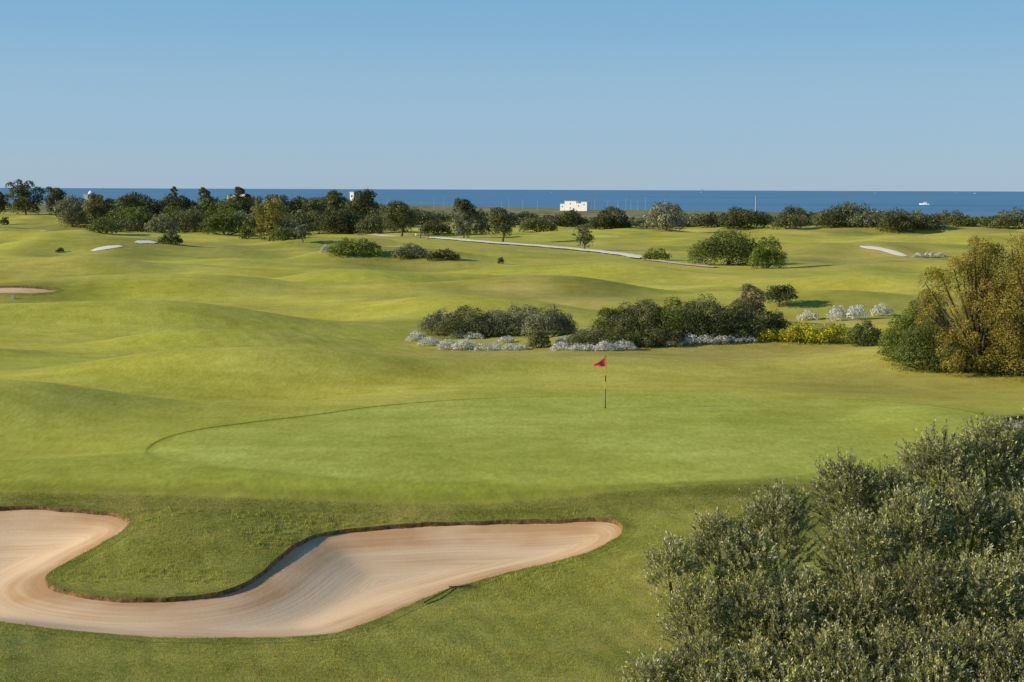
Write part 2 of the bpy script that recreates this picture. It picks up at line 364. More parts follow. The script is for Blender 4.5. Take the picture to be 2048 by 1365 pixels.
def bunker(poly,cell,lip,depth,far=False):
    x0,y0=poly.min(0)-.4; x1,y1=poly.max(0)+.4
    gx=np.arange(x0,x1+cell,cell); gy=np.arange(y0,y1+cell,cell)
    X,Y=np.meshgrid(gx,gy); s=sdist(X,Y,poly).reshape(X.shape)
    tt=np.clip(-s/2.6,0,1); tt=tt*tt*(3-2*tt)
    Z=H(X,Y,0)-lip-depth*tt
    for _ in range(8): Z[1:-1,1:-1]=.5*Z[1:-1,1:-1]+.125*(Z[:-2,1:-1]+Z[2:,1:-1]+Z[1:-1,:-2]+Z[1:-1,2:])
    idx=np.arange(X.size).reshape(X.shape); Q=np.stack([idx[:-1,:-1],idx[:-1,1:],idx[1:,1:],idx[1:,:-1]],-1).reshape(-1,4)
    Q=Q[(s.ravel()[Q]<cell*1.6).any(1)]
    link('sand',mesh_np('sand',np.stack([X,Y,Z],-1).reshape(-1,3),Q,ms,None,{'sd':s},True),kind='structure')
    P=np.vstack([poly,poly[:1]]); L_=np.r_[0,np.cumsum(np.hypot(*np.diff(P,axis=0).T))]
    n=int(L_[-1]/(cell*.8)); q=np.linspace(0,L_[-1],n,endpoint=False)
    px=np.interp(q,L_,P[:,0]); py=np.interp(q,L_,P[:,1])
    tx=np.roll(px,-1)-np.roll(px,1); ty=np.roll(py,-1)-np.roll(py,1); l=np.hypot(tx,ty)+1e-9; nx,ny=ty/l,-tx/l
    tst=sdist(px+nx*.05,py+ny*.05,poly); 
    if np.mean(tst>0)<.5: nx,ny=-nx,-ny
    wob=.02*np.sin(q*2.1)+.012*np.sin(q*5.7+1)+.006*RNG.standard_normal(n)
    ow=max(.36,cell*2.2)
    rows=[]
    for off,dz in ((ow,.006),(ow*.5,.010),(.12,.014),(0,.018)):
        a=px+nx*(off+wob*(off<.3)); b_=py+ny*(off+wob*(off<.3)); rows.append(np.stack([a,b_,H(a,b_)+dz],-1))
    V=np.concatenate(rows); K=len(rows)
    i=np.arange(n); j=(i+1)%n
    Q=np.concatenate([np.stack([i+k*n,j+k*n,j+(k+1)*n,i+(k+1)*n],-1) for k in range(K-1)])
    yy=V[:,1]; c_=np.where((yy<50)[:,None],near*.80,rg); c_=c_*(.85+.3*vn(V[:,0]*8,V[:,1]*8,3,4))[:,None]
    link('bunker_turf_edge',mesh_np('bunker_turf_edge',V,Q,mg,c_,{'sdg':np.full(len(V),3.),'rough':np.ones(len(V)),'rim':np.zeros(len(V))},True),kind='structure')
    rows=[]
    for off,dz in ((0.0,.016),(-.02,-.03),(-.01,-lip*.6),(-.05,-lip-.04),(-.1,-lip-.25)):
        a=px+nx*(off+wob); b_=py+ny*(off+wob); rows.append(np.stack([a,b_,H(a,b_)+dz],-1))
    V=np.concatenate(rows); K=len(rows)
    Q=np.concatenate([np.stack([i+k*n,j+k*n,j+(k+1)*n,i+(k+1)*n],-1) for k in range(K-1)])
    link('bunker_soil_edge',mesh_np('bunker_soil_edge',V,Q,ml,None,None,True),kind='structure')
    return px,py,nx,ny
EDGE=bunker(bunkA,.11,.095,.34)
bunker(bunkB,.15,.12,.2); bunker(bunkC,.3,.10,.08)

def ribbon(name,P,w,mat,dz=.10,w2=None):
    pts=catmull([hit(*p)[:2] for p in P],10,False)
    Lr=np.r_[0,np.cumsum(np.hypot(*np.diff(pts,axis=0).T))]; n=max(int(Lr[-1]/1.5),4); q=np.linspace(0,Lr[-1],n)
    px=np.interp(q,Lr,pts[:,0]); py=np.interp(q,Lr,pts[:,1]); 
    kk=np.exp(-.5*(np.arange(-5,6)/2.5)**2); kk/=kk.sum()
    if n>16: px=np.convolve(np.pad(px,5,mode='edge'),kk,mode='valid'); py=np.convolve(np.pad(py,5,mode='edge'),kk,mode='valid')
    tx=np.gradient(px); ty=np.gradient(py); l=np.hypot(tx,ty)+1e-9; nx,ny=ty/l,-tx/l
    rows=[]
    w_=np.linspace(w,w2 or w,n)*(1+.10*np.sin(q*.35)+.06*np.sin(q*.9))
    w_=w_*np.clip(np.minimum(q,Lr[-1]-q)/(w*1.2)+.15,0,1)**.5
    for s_ in np.linspace(-.5,.5,7):
        a=px+nx*w_*s_; b_=py+ny*w_*s_; rows.append(np.stack([a,b_,H(a,b_)+dz*(1-1.6*abs(s_)**3)],-1))
    V=np.concatenate(rows); i=np.arange(n-1)
    Q=np.concatenate([np.stack([i+k*n,i+1+k*n,i+1+(k+1)*n,i+(k+1)*n],-1) for k in range(6)])
    link(name,mesh_np(name,V,Q,mat,None,None,True),kind='structure')
ribbon('path',PATHPX[:8],6.0,mpath,.30,3.4)
ribbon('path',[(1285,519),(1340,526),(1400,533),(1440,537)],2.4,mpath2,.18)
ribbon('path',[(705,466),(745,470),(800,474),(862,476)],3.0,mpath2,.18)
ribbon('path',[(184,503),(205,498),(242,493)],3.4,mpath)
ribbon('path',[(274,487),(292,484),(312,487)],3.4,mpath)
ribbon('path',[(1720,494),(1755,498),(1785,505),(1812,514)],2.0,mpath)
ribbon('path',[(0,462),(90,461),(200,463)],1.6,mpath2)

mb=MB(); mb.v=[(-90000,-2000,SEA),(90000,-2000,SEA),(90000,120000,SEA),(-90000,120000,SEA)]; mb.f=[(0,1,2,3)]; mb.build('sea',mw,kind='structure')

# ------------------------------------------------------------------ foliage
PAL=dict(dark=(.100,.112,.037),olive=(.170,.178,.066),grey=(.230,.238,.130),silver=(.70,.70,.64),gold=(.255,.230,.045),yellow=(.66,.58,.035),bright=(.190,.235,.038),brown=(.31,.25,.12),pale=(.32,.32,.22),mid=(.145,.175,.038))
def leaves(rng,cl,n,Ls,Ws,col,var=.25,jit=.6,tip=None,tipf=.35):
    cl=np.array(cl,float); w=(cl[:,3]*cl[:,4]+cl[:,3]*cl[:,5]); w/=w.sum()
    k=rng.choice(len(cl),n,p=w)
    d=rng.standard_normal((n,3)); d/=np.linalg.norm(d,axis=1)[:,None]
    d[:,2]=np.where((d[:,2]<-.2)&(rng.random(n)<.6),-d[:,2],d[:,2])
    r=1.06-.40*rng.random(n)**1.5+.16*rng.standard_normal(n)*(rng.random(n)<.4)
    p=cl[k,:3]+d*cl[k,3:6]*r[:,None]
    nn=d/cl[k,3:6]; nn/=np.linalg.norm(nn,axis=1)[:,None]
    nn=nn+jit*rng.standard_normal((n,3)); nn/=np.linalg.norm(nn,axis=1)[:,None]
    a=np.cross(nn,rng.standard_normal((n,3)))
    a/=np.linalg.norm(a,axis=1)[:,None]+1e-9
    b_=np.cross(nn,a)
    s_=(.6+.8*rng.random(n))[:,None]
    A=a*Ls*.5*s_; B=b_*Ws*.5*s_
    V=np.stack([p-A,p+B,p+A,p-B],1).reshape(-1,3)
    cc=np.array(col)[None]*(1+.20*rng.standard_normal(len(cl)))[k][:,None]*(1+var*rng.standard_normal(n))[:,None]
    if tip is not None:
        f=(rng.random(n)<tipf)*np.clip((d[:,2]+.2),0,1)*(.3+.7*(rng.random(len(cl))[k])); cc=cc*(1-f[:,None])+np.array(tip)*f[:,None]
    cc=np.clip(cc,.008,.9)
    return V,np.arange(4*n).reshape(-1,4),np.repeat(cc,4,0)
def plant(kind,name,x0,x1,yt,yb,style,label,cat,group=None,dens=3.2,seed=None,tip=None,trunk=None,nclump=None,lsc=1.,base=None,var=.25,tipf=.35,jit=.6):
    rng=np.random.default_rng(seed if seed is not None else int(abs(x0)*7+yt*13+yb))
    xc=(x0+x1)/2; g=hit(xc,yb) if base is None else base; D=g[1]; m=D/F
    w=(x1-x0)*m; h=(yb-yt)*m
    area=(x1-x0)*(yb-yt)/4.; n=int(np.clip(area*dens,120,70000))
    pxm=D/1422.
    Ls=max(.05,1.8*pxm)*lsc; Ws=Ls*.55
    col=np.array(PAL[style]); cl=[]
    if kind=='tree':
        th=h*(trunk if trunk is not None else .2); nc=nclump or int(rng.integers(18,26))
        ch=h-th; big=nclump is not None
        lean=rng.normal(0,.06)*w
        if big:     # several overlapping upright lobes in one broad crown
            nl=9
            for j in range(nl):
                e_=(j+.5)/nl*2-1
                lx=e_*.40*w+rng.normal(0,.02)*w; ly=rng.uniform(-.28,.28)*w; lh=h*(1.0-.22*abs(e_)**2)*rng.uniform(.88,1.0)
                lr=w*rng.uniform(.13,.17)
                for i in range(nc//nl):
                    zz=(i+.5)/(nc//nl); a=rng.random()*6.283; ww=lr*(1.1-.70*zz**2.5)*math.sqrt(rng.random()*.7+.3)
                    cr=w*rng.uniform(.04,.08); cz=cr*rng.uniform(1.0,1.8)
                    cl.append((lx+math.cos(a)*ww,ly+math.sin(a)*ww,min(lh-cz,zz*lh+.04*h),cr,cr,cz))
            lean=0
        else:
          for i in range(nc):
            cr=w*(.10+.10*rng.random()); cz=min(cr*.85,ch*.26)
            zz=(i+.5)/nc; a=i*2.4+rng.random(); 
            prof=math.sin(math.pi*min(1,max(.0,.16+zz*.80)))**.4
            rr=math.sqrt(rng.random()*.6+.4*(i%2))*prof*(.8+.35*rng.random())
            cl.append((lean*zz+math.cos(a)*rr*(w*.5-cr*.7),math.sin(a)*rr*(w*.5-cr)*.9,th+cz*.4+(ch-cz*1.4)*zz,cr,cr,cz))
        root=empty(name,(g[0],g[1],g[2]-.05)); 
        tb=MB(); r0=max(.028*h,.07); bend=(rng.random(2)-.5)*w*.12
        tb.tube([(0,0,-.2),(bend[0]*.4,bend[1]*.4,th*.5+.05),(bend[0],bend[1],th+.1*h),(bend[0]*1.1,bend[1],th+ch*.5)],[r0*1.3,r0,r0*.8,r0*.35],7)
        for c_ in cl[:nc:2]:
            s0=Vector((bend[0]*.8,bend[1]*.8,th*(.7+.35*rng.random())+.08*h)); e=Vector(c_[:3]); mid=(s0+e)/2+Vector((0,0,-.03*h))
            tb.tube([s0,mid,e],[r0*.5,r0*.35,r0*.12],5)
        tb.build('trunk',mbark,root,smooth=True)
        pn='crown'
    else:
        asp=w/max(h,.01)
        nc=nclump or int(np.clip(14+asp*8,18,50))
        cr0=min(w*.5,h)*.25
        for i in range(nc):
            u=((i+.5)/nc*2-1)*.98; v=rng.uniform(-.8,.8)
            cr=cr0*(.55+.75*rng.random()); 
            env=math.sqrt(max(.12,1-abs(u)**2.6-.35*v*v))
            zt=h*env*(.74+.28*rng.random()) if i%3 else h*env*(.45+.3*rng.random())
            cz=cr*(.8+.5*rng.random())
            cl.append((u*(w*.5-cr*.8),v*min(w*.5,h*1.2)*.6,max(zt-cz,cz*.6),cr,cr,cz))
        for i in range(max(5,nc//3)):
            u=((i+.5)/max(5,nc//3)*2-1)*.95
            cl.append((u*(w*.5-cr0*.7),-rng.random()*min(w*.5,h)*.45,h*.25,cr0*1.35,cr0*1.2,h*.30))
        if kind=='small':
            V,Qf,cc=leaves(rng,cl,n,Ls,Ws,col,var,jit,tip,tipf)
            me=mesh_np(name,V,Qf,msilver if style=='silver' else mleaf,cc)
            o=link(name,me); o.location=(g[0],g[1],g[2]-.02); tag(o,label,cat,group); return o
        root=empty(name,(g[0],g[1],g[2]-.05)); tb=MB()
        for i in range(5):
            e=cl[int(rng.integers(nc))]; tb.tube([(0,0,-.15),(e[0]*.5,e[1]*.5,e[2]*.4),(e[0],e[1],e[2])],[.02*h+.02,.012*h+.015,.01],5)
        tb.build('stem',mbark,root); pn='foliage'
    V,Qf,cc=leaves(rng,cl,n,Ls,Ws,col,var,jit,tip,tipf)
    link(pn,mesh_np(pn,V,Qf,msilver if style=='silver' else mleaf,cc),root)
    tag(root,label,cat,group); return root
ORD=['first','second','third','fourth','fifth','sixth','seventh','eighth','ninth','tenth','eleventh','twelfth','thirteenth','fourteenth','fifteenth','sixteenth','seventeenth','eighteenth','nineteenth','twentieth','twenty-first','twenty-second','twenty-third','twenty-fourth','twenty-fifth','twenty-sixth','twenty-seventh','twenty-eighth','twenty-ninth','thirtieth','thirty-first','thirty-second','thirty-third','thirty-fourth']
T=[
(12,92,358,430,'dark','tallest dark tree at the far left, rising above the sea horizon'),
(84,142,373,432,'dark','tall dark tree just right of the tallest far left tree'),
(-30,22,381,428,'dark','dark tree cut by the left picture edge, in front of the sea'),
(162,238,386,457,'olive','round dark olive tree with visible trunk beside the far left fairway'),
(392,432,375,446,'mid','tall round-topped pine standing above the left treeline'),
(464,506,373,446,'dark','umbrella-shaped dark tree above the treeline beside the low white house'),
(338,358,373,430,'dark','slender dark tree poking over the left treeline'),
(496,580,396,482,'gold','olive-gold bushy tree at the front of the left treeline'),
(588,624,448,486,'grey','small pale grey-green tree with bare trunk beside the rough mound'),
(760,846,401,474,'olive','broad dark olive tree left of the two golfers'),
(900,955,427,476,'grey','grey olive tree right of the two golfers'),
(898,956,396,448,'dark','dark round tree behind the grey olive tree near the golfers'),
(970,1040,413,484,'olive','lone dark olive tree with thick trunk above the white path'),
(1144,1194,447,501,'olive','small loose tree with thin trunk standing beyond the white path'),
(686,756,378,452,'dark','big dark tree at the right end of the back treeline'),
(636,698,380,452,'olive','dull green tree left of the white tower house'),
(1516,1600,568,614,'dark','small dark flat-topped tree behind the middle shrub bed'),
(1468,1540,564,642,'brown','feathery brownish tree rising from the middle shrub bed'),
(1280,1384,403,462,'pale','pale greyish tree standing near the shore, right of the white building'),
(1852,2080,464,742,'gold','tall golden green tree rising from the dark thicket at right'),
(1936,2270,446,754,'gold','broad golden tree cut by the right picture edge'),
]
for a in T:
    big=a[4]=='gold' and a[3]>700
    slim=a[0] in (588,1144,970,162,760,1516)
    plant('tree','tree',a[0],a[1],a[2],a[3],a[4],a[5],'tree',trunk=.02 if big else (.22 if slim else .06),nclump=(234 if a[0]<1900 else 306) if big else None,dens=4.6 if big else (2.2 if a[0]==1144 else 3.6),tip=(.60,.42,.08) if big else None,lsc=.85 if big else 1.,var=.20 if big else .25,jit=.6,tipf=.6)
SH=[
(1372,1534,447,530,'mid','large dark green rounded bush standing on the far fairway'),
(1496,1572,470,537,'bright','bright green round bush touching the large dark bush'),
(1284,1341,494,521,'bright','rounded green bush at the near end of the white path'),
(654,767,473,510,'bright','wide green bush on the rough mound left of the paths'),
(784,858,484,515,'grey','grey-green bush right of the wide green bush on the mound'),
(850,922,496,520,'dark','low dark bush at the right end of the mound'),
(318,366,461,488,'dark','dark round bush just right of the small left path'),
(478,512,440,478,'bright','yellowish green bush at the foot of the gold tree'),
(128,168,412,446,'olive','olive bush between the tall far left trees and round olive'),
(404,498,414,470,'mid','wide leafy bush mass left of the gold tree'),
(538,604,452,480,'mid','low green bush right of the gold tree'),
(640,724,414,468,'dark','large dark bush in the front of the treeline centre'),
(716,766,430,466,'olive','olive bush between the dark bush and the broad olive tree'),
(838,905,436,470,'dark','dark bush behind the two golfers'),
(946,984,432,468,'dark','narrow dark bush left of the lone olive tree'),
(1036,1116,434,464,'mid','low green bush right of the lone olive tree'),
(0,20,432,450,'dark','low dark bush at the left picture edge on the fairway'),
(1180,1262,412,458,'dark','dark bush left of the pale shore tree'),
(1104,1168,416,454,'olive','olive bush below the white seaside building'),
(1752,1832,421,462,'dark','dark bush left of the long scrub line at far right'),
(1550,1625,408,450,'olive','olive bush right of the tall grey pole'),
(1622,1772,403,450,'olive','widest low bush mass standing against the sea at right'),
(1440,1506,412,452,'mid','green bush left of the tall grey pole'),
(834,934,614,670,'grey','leftmost grey-green bush of the middle shrub bed'),
(870,994,609,674,'olive','second bush from the left in the middle shrub bed, olive green'),
(930,1050,611,672,'grey','grey bush in the middle of the left clump of the bed'),
(986,1112,605,670,'grey','tall grey bush in the left clump of the bed'),
(1044,1156,602,674,'grey','grey bush at the right end of the left clump'),
(1054,1102,652,696,'olive','small round olive bush between the two rows of silver shrubs'),
(1180,1290,600,676,'mid','green bush at the left end of the right clump'),
(1215,1350,592,678,'olive','second bush from the left in the right clump, olive green'),
(1274,1418,588,676,'mid','green bush at the centre of the right clump'),
(1340,1480,585,674,'olive','olive green bush right of centre in the right clump'),
(1404,1530,590,672,'olive','olive bush at the foot of the feathery brown tree'),
(1130,1242,648,692,'olive','low bush in front of the green clump, beside silver shrubs'),
(1196,1306,650,694,'mid','low green bush directly behind the flag side silver shrubs'),
(1270,1372,652,692,'olive','low olive bush between silver shrub groups'),
(1340,1520,634,678,'mid','low green bush behind the right silver shrubs'),
(1498,1580,612,664,'olive','olive bush behind the yellow flowering bushes'),
(1504,1584,650,680,'yellow','leftmost yellow flowering bush'),
(1556,1644,638,682,'yellow','middle yellow flowering bush'),
(1624,1706,640,684,'yellow','rightmost yellow flowering bush'),
(1690,1770,636,692,'mid','green bush between the yellow bushes and the right thicket'),
(1752,1872,612,716,'bright','leftmost large rounded green bush of the thicket at right'),
(1796,1910,575,700,'bright','green bush topping the thicket left of the golden tree'),
(1780,1930,640,738,'mid','large dark bush at the front of the right thicket'),
(1850,1982,662,742,'mid','dark bush at the foot of the tall golden tree'),
(1945,2080,670,746,'dark','dark bush between the two golden trees'),
(2040,2170,660,748,'dark','dark bush under the golden tree at the right edge'),
(112,129,494,505,'dark','tiny dark bush alone on the left fairway'),
(994,1009,514,528,'olive','tiny olive bush alone in the middle rough'),
]
for a in SH:
    yl=a[4]=='yellow'
    plant('small' if (a[1]-a[0])<22 else 'shrub','shrub',a[0],a[1],a[2],a[3],a[4],a[5],'bush',dens=4.6,tip=(.16,.21,.03) if yl else None,tipf=.45,lsc=.9,var=.35 if yl else .25)
SV=[(815,850,661,684),(838,880,668,692),(876,918,675,700),(906,952,673,700),(900,938,657,676),(930,965,662,678),(952,978,685,701),(972,1002,682,701),(1000,1026,669,686),(1006,1030,685,701),(1028,1054,685,701),(1104,1140,680,701),(1112,1150,670,690),(1140,1172,684,702),(1164,1194,686,702),(1190,1232,678,702),(1226,1270,677,701)]
for i,s in enumerate(SV): plant('small','silver_shrub',s[0]-4,s[1]+4,s[2],s[3],'silver',f'{ORD[i]} from the left of the silvery white shrubs left of and behind the flag','shrub','silver shrubs along the front of the bed',dens=5.0,lsc=.7)
SV2=[(1330,1366,672,692),(1366,1402,664,689),(1394,1430,663,688),(1424,1456,665,687),(1450,1482,667,685),(1478,1512,666,684)]
for i,s in enumerate(SV2): plant('small','silver_shrub',s[0]-4,s[1]+4,s[2],s[3],'silver',f'{ORD[i]} from the left of the silver shrubs right of the flag','shrub','silver shrubs right of the flag',dens=5.0,lsc=.7)
SV3=[(1592,1640,619,640),(1652,1698,608,642),(1690,1735,606,640),(1740,1786,604,632)]
for i,s in enumerate(SV3): plant('small','silver_shrub',*s,'silver',f'{ORD[i]} from the left of the silver shrubs behind the yellow bushes','shrub','silver shrubs behind the yellow bushes',dens=5.0,lsc=.7)
SV4=[(1824,1848,505,515),(1844,1870,504,515),(1866,1892,505,514),(640,662,488,504)]
for i,s in enumerate(SV4): plant('small','silver_shrub',*s,'silver',f'{ORD[i]} of three low grey shrubs left of the golden tree' if i<3 else 'small silvery shrub at the left end of the wide green bush','shrub',None,dens=4.0,lsc=.8)
rr=random.Random(5)
xs=sorted([146+i*20+rr.uniform(-9,9) for i in range(31)])
for i,x in enumerate(xs):
    w=rr.uniform(50,100); yt=rr.uniform(383,408)
    plant('tree','tree',x-w/2,x+w/2,yt,rr.uniform(442,455),rr.choice(['dark','olive','mid','dark','grey']),f'{ORD[i]} from the left in the dark back row of the left treeline','tree','back row trees of the left treeline',dens=3.0,trunk=.04)
xs=sorted([205+i*24+rr.uniform(-9,9) for i in range(24)])
for i,x in enumerate(xs):
    w=rr.uniform(50,105); yt=rr.uniform(406,436)
    plant('shrub','shrub',x-w/2,x+w/2,yt,rr.uniform(457,468),rr.choice(['dark','olive','grey','mid','olive']),f'{ORD[i]} from the left in the front bushes of the left treeline','bush','front bushes of the left treeline',dens=3.0)
xs=sorted([1045+i*35+rr.uniform(-10,10) for i in range(29)])
for i,x in enumerate(xs):
    w=rr.uniform(50,130); yt=rr.uniform(426,440) if x<1360 else rr.uniform(413,434)
    plant('shrub','shrub',x-w/2,x+w/2,yt,rr.uniform(448,459),rr.choice(['dark','olive','grey','mid','olive']),f'{ORD[i]} from the left in the scrub line before the sea, right half','bush','scrub line before the sea',dens=3.0)
xs=sorted([770+i*32+rr.uniform(-10,10) for i in range(11)])
for i,x in enumerate(xs):
    w=rr.uniform(45,95); yt=rr.uniform(415,428)
    plant('shrub','shrub',x-w/2,x+w/2,yt,rr.uniform(438,450),rr.choice(['dark','olive','olive','grey']),f'{ORD[i]} from the left in the scrub behind the golfers','bush','scrub behind the golfers',dens=3.0)

# ------------------------------------------------------------------ near olive tree
def px3(px,py,Yd):
    d=ray(px,py); return np.array([d[0]*Yd,Yd,CAMZ+d[2]*Yd])
ol_base=np.array([4.3,13.1,float(H(4.3,13.1))])
root=empty('olive_tree',tuple(ol_base)); tag(root,'large silvery green olive tree filling the lower right corner in the foreground','tree')
rng=np.random.default_rng(11)
LOBES=[ # column x, top y, half width (photo scale), distance
 (1345,1084,40,13.0),(1440,1034,52,13.2),(1552,974,60,13.5),(1495,1070,50,13.0),
 (1690,918,52,13.8),(1775,935,62,13.8),(1875,866,68,14.2),(1980,842,64,14.4),(2060,850,66,14.5),(2160,880,80,14.5),
 (1830,980,66,13.4),(1930,970,70,13.5),(2040,980,74,13.5),(1715,1030,64,13.1),
 (1395,1160,54,12.6),(1500,1165,68,12.6),(1600,1140,62,12.8),(1740,1150,76,12.6),(1850,1110,78,12.6),(1970,1110,80,12.6),(2090,1100,80,12.7),
 (1305,1315,46,12.1),(1400,1275,66,12.1),(1520,1280,76,12.0),(1650,1255,78,12.0),(1790,1250,84,11.9),(1930,1240,86,11.9),(2060,1240,86,11.9),
 (1340,1400,60,11.6),(1480,1395,76,11.5),(1630,1380,84,11.4),(1790,1380,88,11.3),(1960,1370,90,11.3),(2110,1370,88,11.4),
 (1570,1200,60,12.4),(1680,1190,60,12.5),(1450,1330,60,11.8),(1590,1330,66,11.7),(1720,1320,70,11.6),(1860,1310,72,11.6),(2000,1310,74,11.6)]
BACK=[(2200,1050,110,14),(2330,1150,120,13.8),(2200,1350,120,13),(2350,1400,120,13.2),(2050,1560,140,12.6),(1820,1560,140,12.4),(1560,1560,120,12.4),(2000,1250,110,14.6),(1820,1300,110,14.2),(1650,1300,90,13.8),(2000,1100,90,14.8),(1500,1300,80,13.4),(1880,1120,90,14.4)]
P=[];A=[];LN=[];UC=[];cc=[]
for li,(cx,ty,hw,Yd) in enumerate(LOBES+BACK):
    m=Yd/F; r=hw*m*1.14; rz=r*(1.5 if li<len(LOBES) else 1.2); ctr=px3(cx,ty+hw*1.75,Yd)-ol_base
    cc.append((*ctr,r))
    n=int((560 if li<len(LOBES) else 200)*(r*rz)/(.3*.5))
    d=rng.standard_normal((n,3)); d/=np.linalg.norm(d,axis=1)[:,None]
    d[:,2]=np.where((d[:,2]<-.35)&(rng.random(n)<.6),-d[:,2],d[:,2])
    q=(.35+.60*rng.random(n)**.5)*(1+.10*np.sin(5*np.arctan2(d[:,1],d[:,0])+li))
    s=ctr+d*q[:,None]*np.array([r,r,rz])
    ax=d*np.array([.85,.85,.35])+np.array([-.03,0,.9])+.22*rng.standard_normal((n,3)); ax/=np.linalg.norm(ax,axis=1)[:,None]
    P.append(s);A.append(ax);LN.append(.06+.11*rng.random(n)+.13*(rng.random(n)<.07)); UC.append(np.full(n,1+.12*rng.standard_normal()))
P=np.concatenate(P);A=np.concatenate(A);LN=np.concatenate(LN);UC=np.concatenate(UC); ns=len(P); K=16
tpos=(np.arange(K)+.5)/K
side=np.cross(A,rng.standard_normal((ns,3))); side/=np.linalg.norm(side,axis=1)[:,None]; up2=np.cross(A,side)
bend=np.array([0,0,-.06])
pp=P[:,None]+A[:,None]*(LN[:,None]*tpos)[:,:,None]+bend*(tpos**2)[None,:,None]*LN[:,None,None]
ang=(np.arange(K)*2.4)[None]+rng.random((ns,1))*6.28+rng.normal(0,.4,(ns,K))
out=side[:,None]*np.cos(ang)[:,:,None]+up2[:,None]*np.sin(ang)[:,:,None]
ld=A[:,None]*.95+out*.65+rng.normal(0,.15,(ns,K,3)); ld/=np.linalg.norm(ld,axis=2)[:,:,None]
pp=pp.reshape(-1,3); ld=ld.reshape(-1,3); n=len(pp)
ll=(.026+.018*rng.random(n))[:,None]; lw=(.0048+.0018*rng.random(n))[:,None]
wd=np.cross(ld,rng.standard_normal((n,3))); wd/=np.linalg.norm(wd,axis=1)[:,None]
V=np.stack([pp,pp+ld*ll*.5+wd*lw,pp+ld*ll,pp+ld*ll*.5-wd*lw],1).reshape(-1,3)
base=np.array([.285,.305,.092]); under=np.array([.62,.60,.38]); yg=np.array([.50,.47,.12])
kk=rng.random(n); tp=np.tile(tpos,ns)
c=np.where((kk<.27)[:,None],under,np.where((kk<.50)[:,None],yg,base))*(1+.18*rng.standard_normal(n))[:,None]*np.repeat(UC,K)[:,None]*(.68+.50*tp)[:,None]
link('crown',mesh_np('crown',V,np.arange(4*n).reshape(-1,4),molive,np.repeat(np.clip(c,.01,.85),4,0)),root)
e0=P; e1=P+A*LN[:,None]+bend*LN[:,None]; wv=side*.002
V=np.stack([e0-wv*1.4,e0+wv*1.4,e1+wv*.5,e1-wv*.5],1).reshape(-1,3)
link('twigs',mesh_np('twigs',V,np.arange(4*ns).reshape(-1,4),mbark),root)
tb=MB()
tb.tube([(0,0,-.3),(.1,0,.6),(-.05,.05,1.3),(0.05,0,1.9)],[.34,.27,.24,.2],10)
for x,y,z,r in cc:
    s0=Vector((0.,0,1.3+.4*rng.random())); e=Vector((x,y,z-r)); mid=s0.lerp(e,.5)+Vector(rng.normal(0,.12,3))
    tb.tube([s0,mid,e,e+Vector((rng.normal()*.05,0,r*1.7))],[.08,.045,.02,.006],6)
tb.build('trunk',mbark,root,smooth=True)

# ------------------------------------------------------------------ rough grass blades
def build_blades(x,y,h,w,c,seed):
    rng=np.random.default_rng(seed); n=len(x); z=H(x,y)+.0
    a=rng.random(n)*6.283; dx=np.cos(a)*w*.5; dy=np.sin(a)*w*.5
    lx=rng.normal(0,.35,n)*h; ly=rng.normal(0,.35,n)*h
    V=np.stack([np.stack([x-dx,y-dy,z-.01],-1),np.stack([x+dx,y+dy,z-.01],-1),np.stack([x+lx,y+ly,z+h],-1)],1).reshape(-1,3)
    return V,np.repeat(c,3,0)
rng=np.random.default_rng(77)
n=360000; y=25.5+ (rng.random(n)**1.0)*19.5; x=(rng.random(n)*2-1)*(.37*y+1.0)
m=(y<Yr(x)-.1+.08*rng.standard_normal(n)); x=x[m];y=y[m]; s=sdist_box(x,y,bunkA,2.); m=s>.02; x=x[m];y=y[m]
pn=vn(x,y,1.6,9)*.5+vn(x,y,.5,10)*.5
h=(.016+.028*rng.random(len(x)))*(.4+1.3*pn)
c0=np.array([.28,.32,.05]); c1=np.array([.64,.56,.13])
f=np.clip(pn*1.7-.50+.28*rng.standard_normal(len(x)),0,1)[:,None]; c=c0*(1-f)+c1*f
c=c*(1-.35*np.exp(-((y-Yr(x)+.7)/.7)**2))[:,None]  # blades darkened too along the band of painted slope shade
B=[build_blades(x,y,h,.014,c,1)]
rg_=np.random.default_rng(5)
yt=35.5+rg_.random(4200)*6.5; xt=-15+rg_.random(4200)*17
mm=(yt<Yr(xt)-.8)&(sdist_box(xt,yt,bunkA,2.)>.12)&(vn(xt,yt,2.2,12)>.35); xt=xt[mm];yt=yt[mm]
k=10; x=np.repeat(xt,k)+rg_.normal(0,.045,len(xt)*k); y=np.repeat(yt,k)+rg_.normal(0,.045,len(xt)*k)
h=.04+.09*rg_.random(len(x)); f=rg_.random(len(x))[:,None]
B.append(build_blades(x,y,h,.014,np.array([.34,.40,.06])*(1-f)+np.array([.68,.60,.16])*f,2))
px_,py_,nx_,ny_=EDGE; k=16
i=np.repeat(np.arange(len(px_)),k); off=rg_.random(len(i))*.18-.02; jit=rg_.normal(0,.03,(2,len(i)))
x=px_[i]+nx_[i]*off+jit[0]; y=py_[i]+ny_[i]*off+jit[1]
h=.015+.04*rg_.random(len(i)); f=rg_.random(len(i))[:,None]
Vr,cr_=build_blades(x,y,h,.015,np.array([.12,.15,.03])*(1-f)+np.array([.34,.32,.09])*f,3)
B.append((Vr,cr_))
V=np.concatenate([b_[0] for b_ in B]); c=np.concatenate([b_[1] for b_ in B])
link('rough_grass',mesh_np('rough_grass',V,np.arange(len(V)).reshape(-1,3),mblade,c),kind='stuff')

